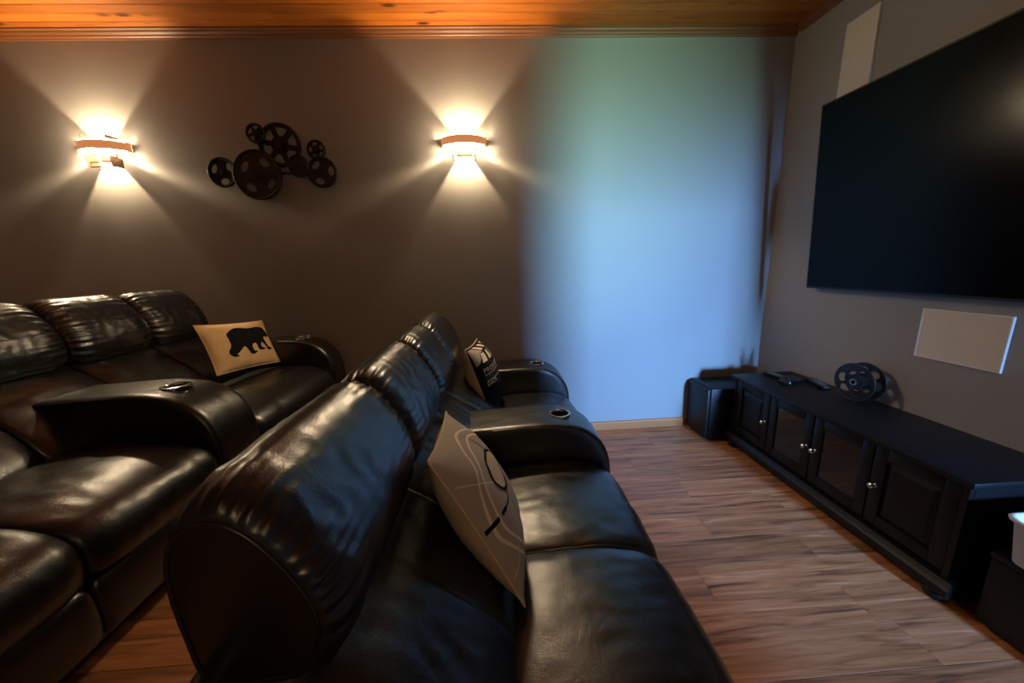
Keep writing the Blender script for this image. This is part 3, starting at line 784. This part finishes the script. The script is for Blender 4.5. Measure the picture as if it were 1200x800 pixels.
# ------------------------------------------------------------------ black subwoofer between cabinet and wall
sx0, sx1, sy0, sy1 = 1.55, 2.02, 2.37, 2.640
sw = empty('subwoofer', ((sx0 + sx1) / 2, (sy0 + sy1) / 2, 0), 0, 'black box subwoofer on the floor between the cabinet and the back wall', 'speaker')
cxx, cyy = (sx0 + sx1) / 2, (sy0 + sy1) / 2
box('enclosure', sx0 + .02 - cxx, sx1 - cxx, sy0 - cyy, sy1 - cyy, .012, .415, BLACKW, sw, .006)
box('front_grille', sx0 - cxx, sx0 + .022 - cxx, sy0 + .008 - cyy, sy1 - .008 - cyy, .02, .407, BLACKP, sw, .006)
for a in (sx0 + .05, sx1 - .05):
    for b in (sy0 + .04, sy1 - .04): lathe('foot', [(0, .014), (.016, .014), (.014, 0), (0, 0)], BLACKP, sw, 14, (a - cxx, b - cyy, 0))

# ------------------------------------------------------------------ film reel standing on the cabinet
RR = .107
ry = math.radians(62)
fr = empty('film_reel', (2.045, 1.79, CZ), 0, 'black metal film reel standing upright on the media cabinet', 'film reel')
# axis direction in plan: from the front flange (towards the camera and the room) to the back one
axis = Vector((1, .08, 0)).normalized(); side = Vector((-axis.y, axis.x, 0)); upv = Vector((0, 0, 1))
def reelT(off): 
    m = Matrix((side, upv, side.cross(upv))).transposed().to_4x4(); m.translation = Vector((0, 0, RR + .0005)) + axis * off; return m
for off, a0 in ((-.036, .2), (.036, .2)):
    ol = [circ(0, 0, RR, 64), circ(0, 0, .012, 20)]
    for i in range(6):
        a = a0 + i * PI / 3; rh = .0225
        ol.append([(.065 * math.cos(a) + rh * .95 * math.cos(q) * math.cos(a) - rh * 1.15 * math.sin(q) * math.sin(a), .065 * math.sin(a) + rh * .95 * math.cos(q) * math.sin(a) + rh * 1.15 * math.sin(q) * math.cos(a)) for q in [2 * PI * k / 28 for k in range(28)]])
    fl_ = flat_shape('flange', ol, .003, .0008, REELM, fr, reelT(off))
    m = reelT(off)
    o = tube('rim', [m @ Vector(((RR - .003) * math.cos(q), (RR - .003) * math.sin(q), 0)) for q in [2 * PI * k / 64 for k in range(64)]], .0035, REELM, fl_, closed=True)
m = reelT(0)
o = lathe('hub', [(.012, -.040), (.030, -.040), (.030, .040), (.012, .040), (.012, -.040)], REELM, fr, 40)
o.data.transform(m)
o = lathe('hub_ring', [(.012, -.043), (.0175, -.043), (.0175, -.039)], NICKEL, fr, 32); o.data.transform(m)
o = lathe('hub_ring', [(.012, .043), (.0175, .043), (.0175, .039)], NICKEL, fr, 32); o.data.transform(m)

# ------------------------------------------------------------------ remotes and a disc case on the cabinet
def remote(x, y, rz, L, W, T, label, nb, z=CZ):
    t = empty('remote_control', (x, y, z), rz, label, 'remote')
    bm = bmesh.new(); bx(bm, -L / 2, L / 2, -W / 2, W / 2, 0, T, min(T, W) * .35, 3)
    from_bm('casing', bm, BLACKP, t, True, 50)
    bm = bmesh.new()
    for i in range(nb):
        for j in (-1, 0, 1):
            bx(bm, -L * .38 + i * L * .76 / nb, -L * .38 + i * L * .76 / nb + .007, j * W * .26 - .004, j * W * .26 + .004, T - .001, T + .0016)
    o = from_bm('button_pad', bm, GREYINK, t); o['kind'] = 'stuff'
    return t
remote(1.93, 2.23, math.radians(100), .17, .045, .018, 'slim black remote control at the far end of the cabinet top', 7)
remote(2.055, 2.05, math.radians(75), .19, .05, .020, 'black remote control lying nearest the film reel on the cabinet', 8)
gp = empty('game_controller', (1.925, 2.115, CZ), math.radians(20), 'dark glossy game controller on the cabinet top between the remotes', 'controller')
GP = [(-.072, .022), (-.05, .034), (-.02, .030), (.02, .030), (.05, .034), (.072, .022), (.080, -.010), (.076, -.040), (.060, -.046), (.042, -.020), (.0, -.014), (-.042, -.020), (-.060, -.046), (-.076, -.040), (-.080, -.010)]
flat_shape('casing', [[(p.x, p.y) for p in catmull([(a, b, 0) for a, b in GP], 60)]], .026, .009, SMOKE, gp, Matrix.Translation((0, 0, .013)))
for a, b in ((-.03, .004), (.03, .004)): lathe('thumb_stick', [(0, .036), (.010, .036), (.010, .033), (.005, .031), (.005, .024)], BLACKP, gp, 16, (a, b - .006, 0))

# ------------------------------------------------------------------ white bin on a black stool at the right edge
st = empty('storage_cube', (1.925, .79, 0), 0, 'black storage cube on the floor past the near end of the cabinet', 'stool')
box('body', -.20, .20, -.18, .18, .02, .285, BLACKW, st, .008)
box('lid', -.205, .205, -.185, .185, .287, .312, BLACKW, st, .008)
for a in (-.16, .16):
    for b in (-.14, .14): lathe('foot', [(0, .022), (.02, .022), (.018, 0), (0, 0)], BLACKP, st, 14, (a, b, 0))
wb = empty('plastic_bin', (1.905, .815, .3125), 0, 'white open plastic bin at the right edge, on the black cube', 'bin')
def rrect(hx, hy, r, n=8):
    o = []
    for cx, cy, a0 in ((hx - r, hy - r, 0), (-hx + r, hy - r, 90), (-hx + r, -hy + r, 180), (hx - r, -hy + r, 270)):
        for k in range(n + 1):
            a = math.radians(a0 + 90 * k / n); o.append((cx + r * math.cos(a), cy + r * math.sin(a)))
    return o
levels = [(.185, .105, .0), (.200, .115, .008), (.214, .127, .155), (.222, .135, .158), (.224, .137, .166), (.220, .133, .170), (.213, .126, .168), (.208, .121, .155), (.194, .109, .014)]
vs, fs = [], []
for hx, hy, z in levels: vs += [(a, b, z) for a, b in rrect(hx, hy, .04)]
nn = len(rrect(.2, .1, .04))
for j in range(len(levels) - 1):
    for i in range(nn): fs.append((j * nn + i, j * nn + (i + 1) % nn, (j + 1) * nn + (i + 1) % nn, (j + 1) * nn + i))
fs.append(tuple(range(nn))); fs.append(tuple(range((len(levels) - 1) * nn, len(levels) * nn)))
mesh('tub', vs, fs, WHITEP, wb)
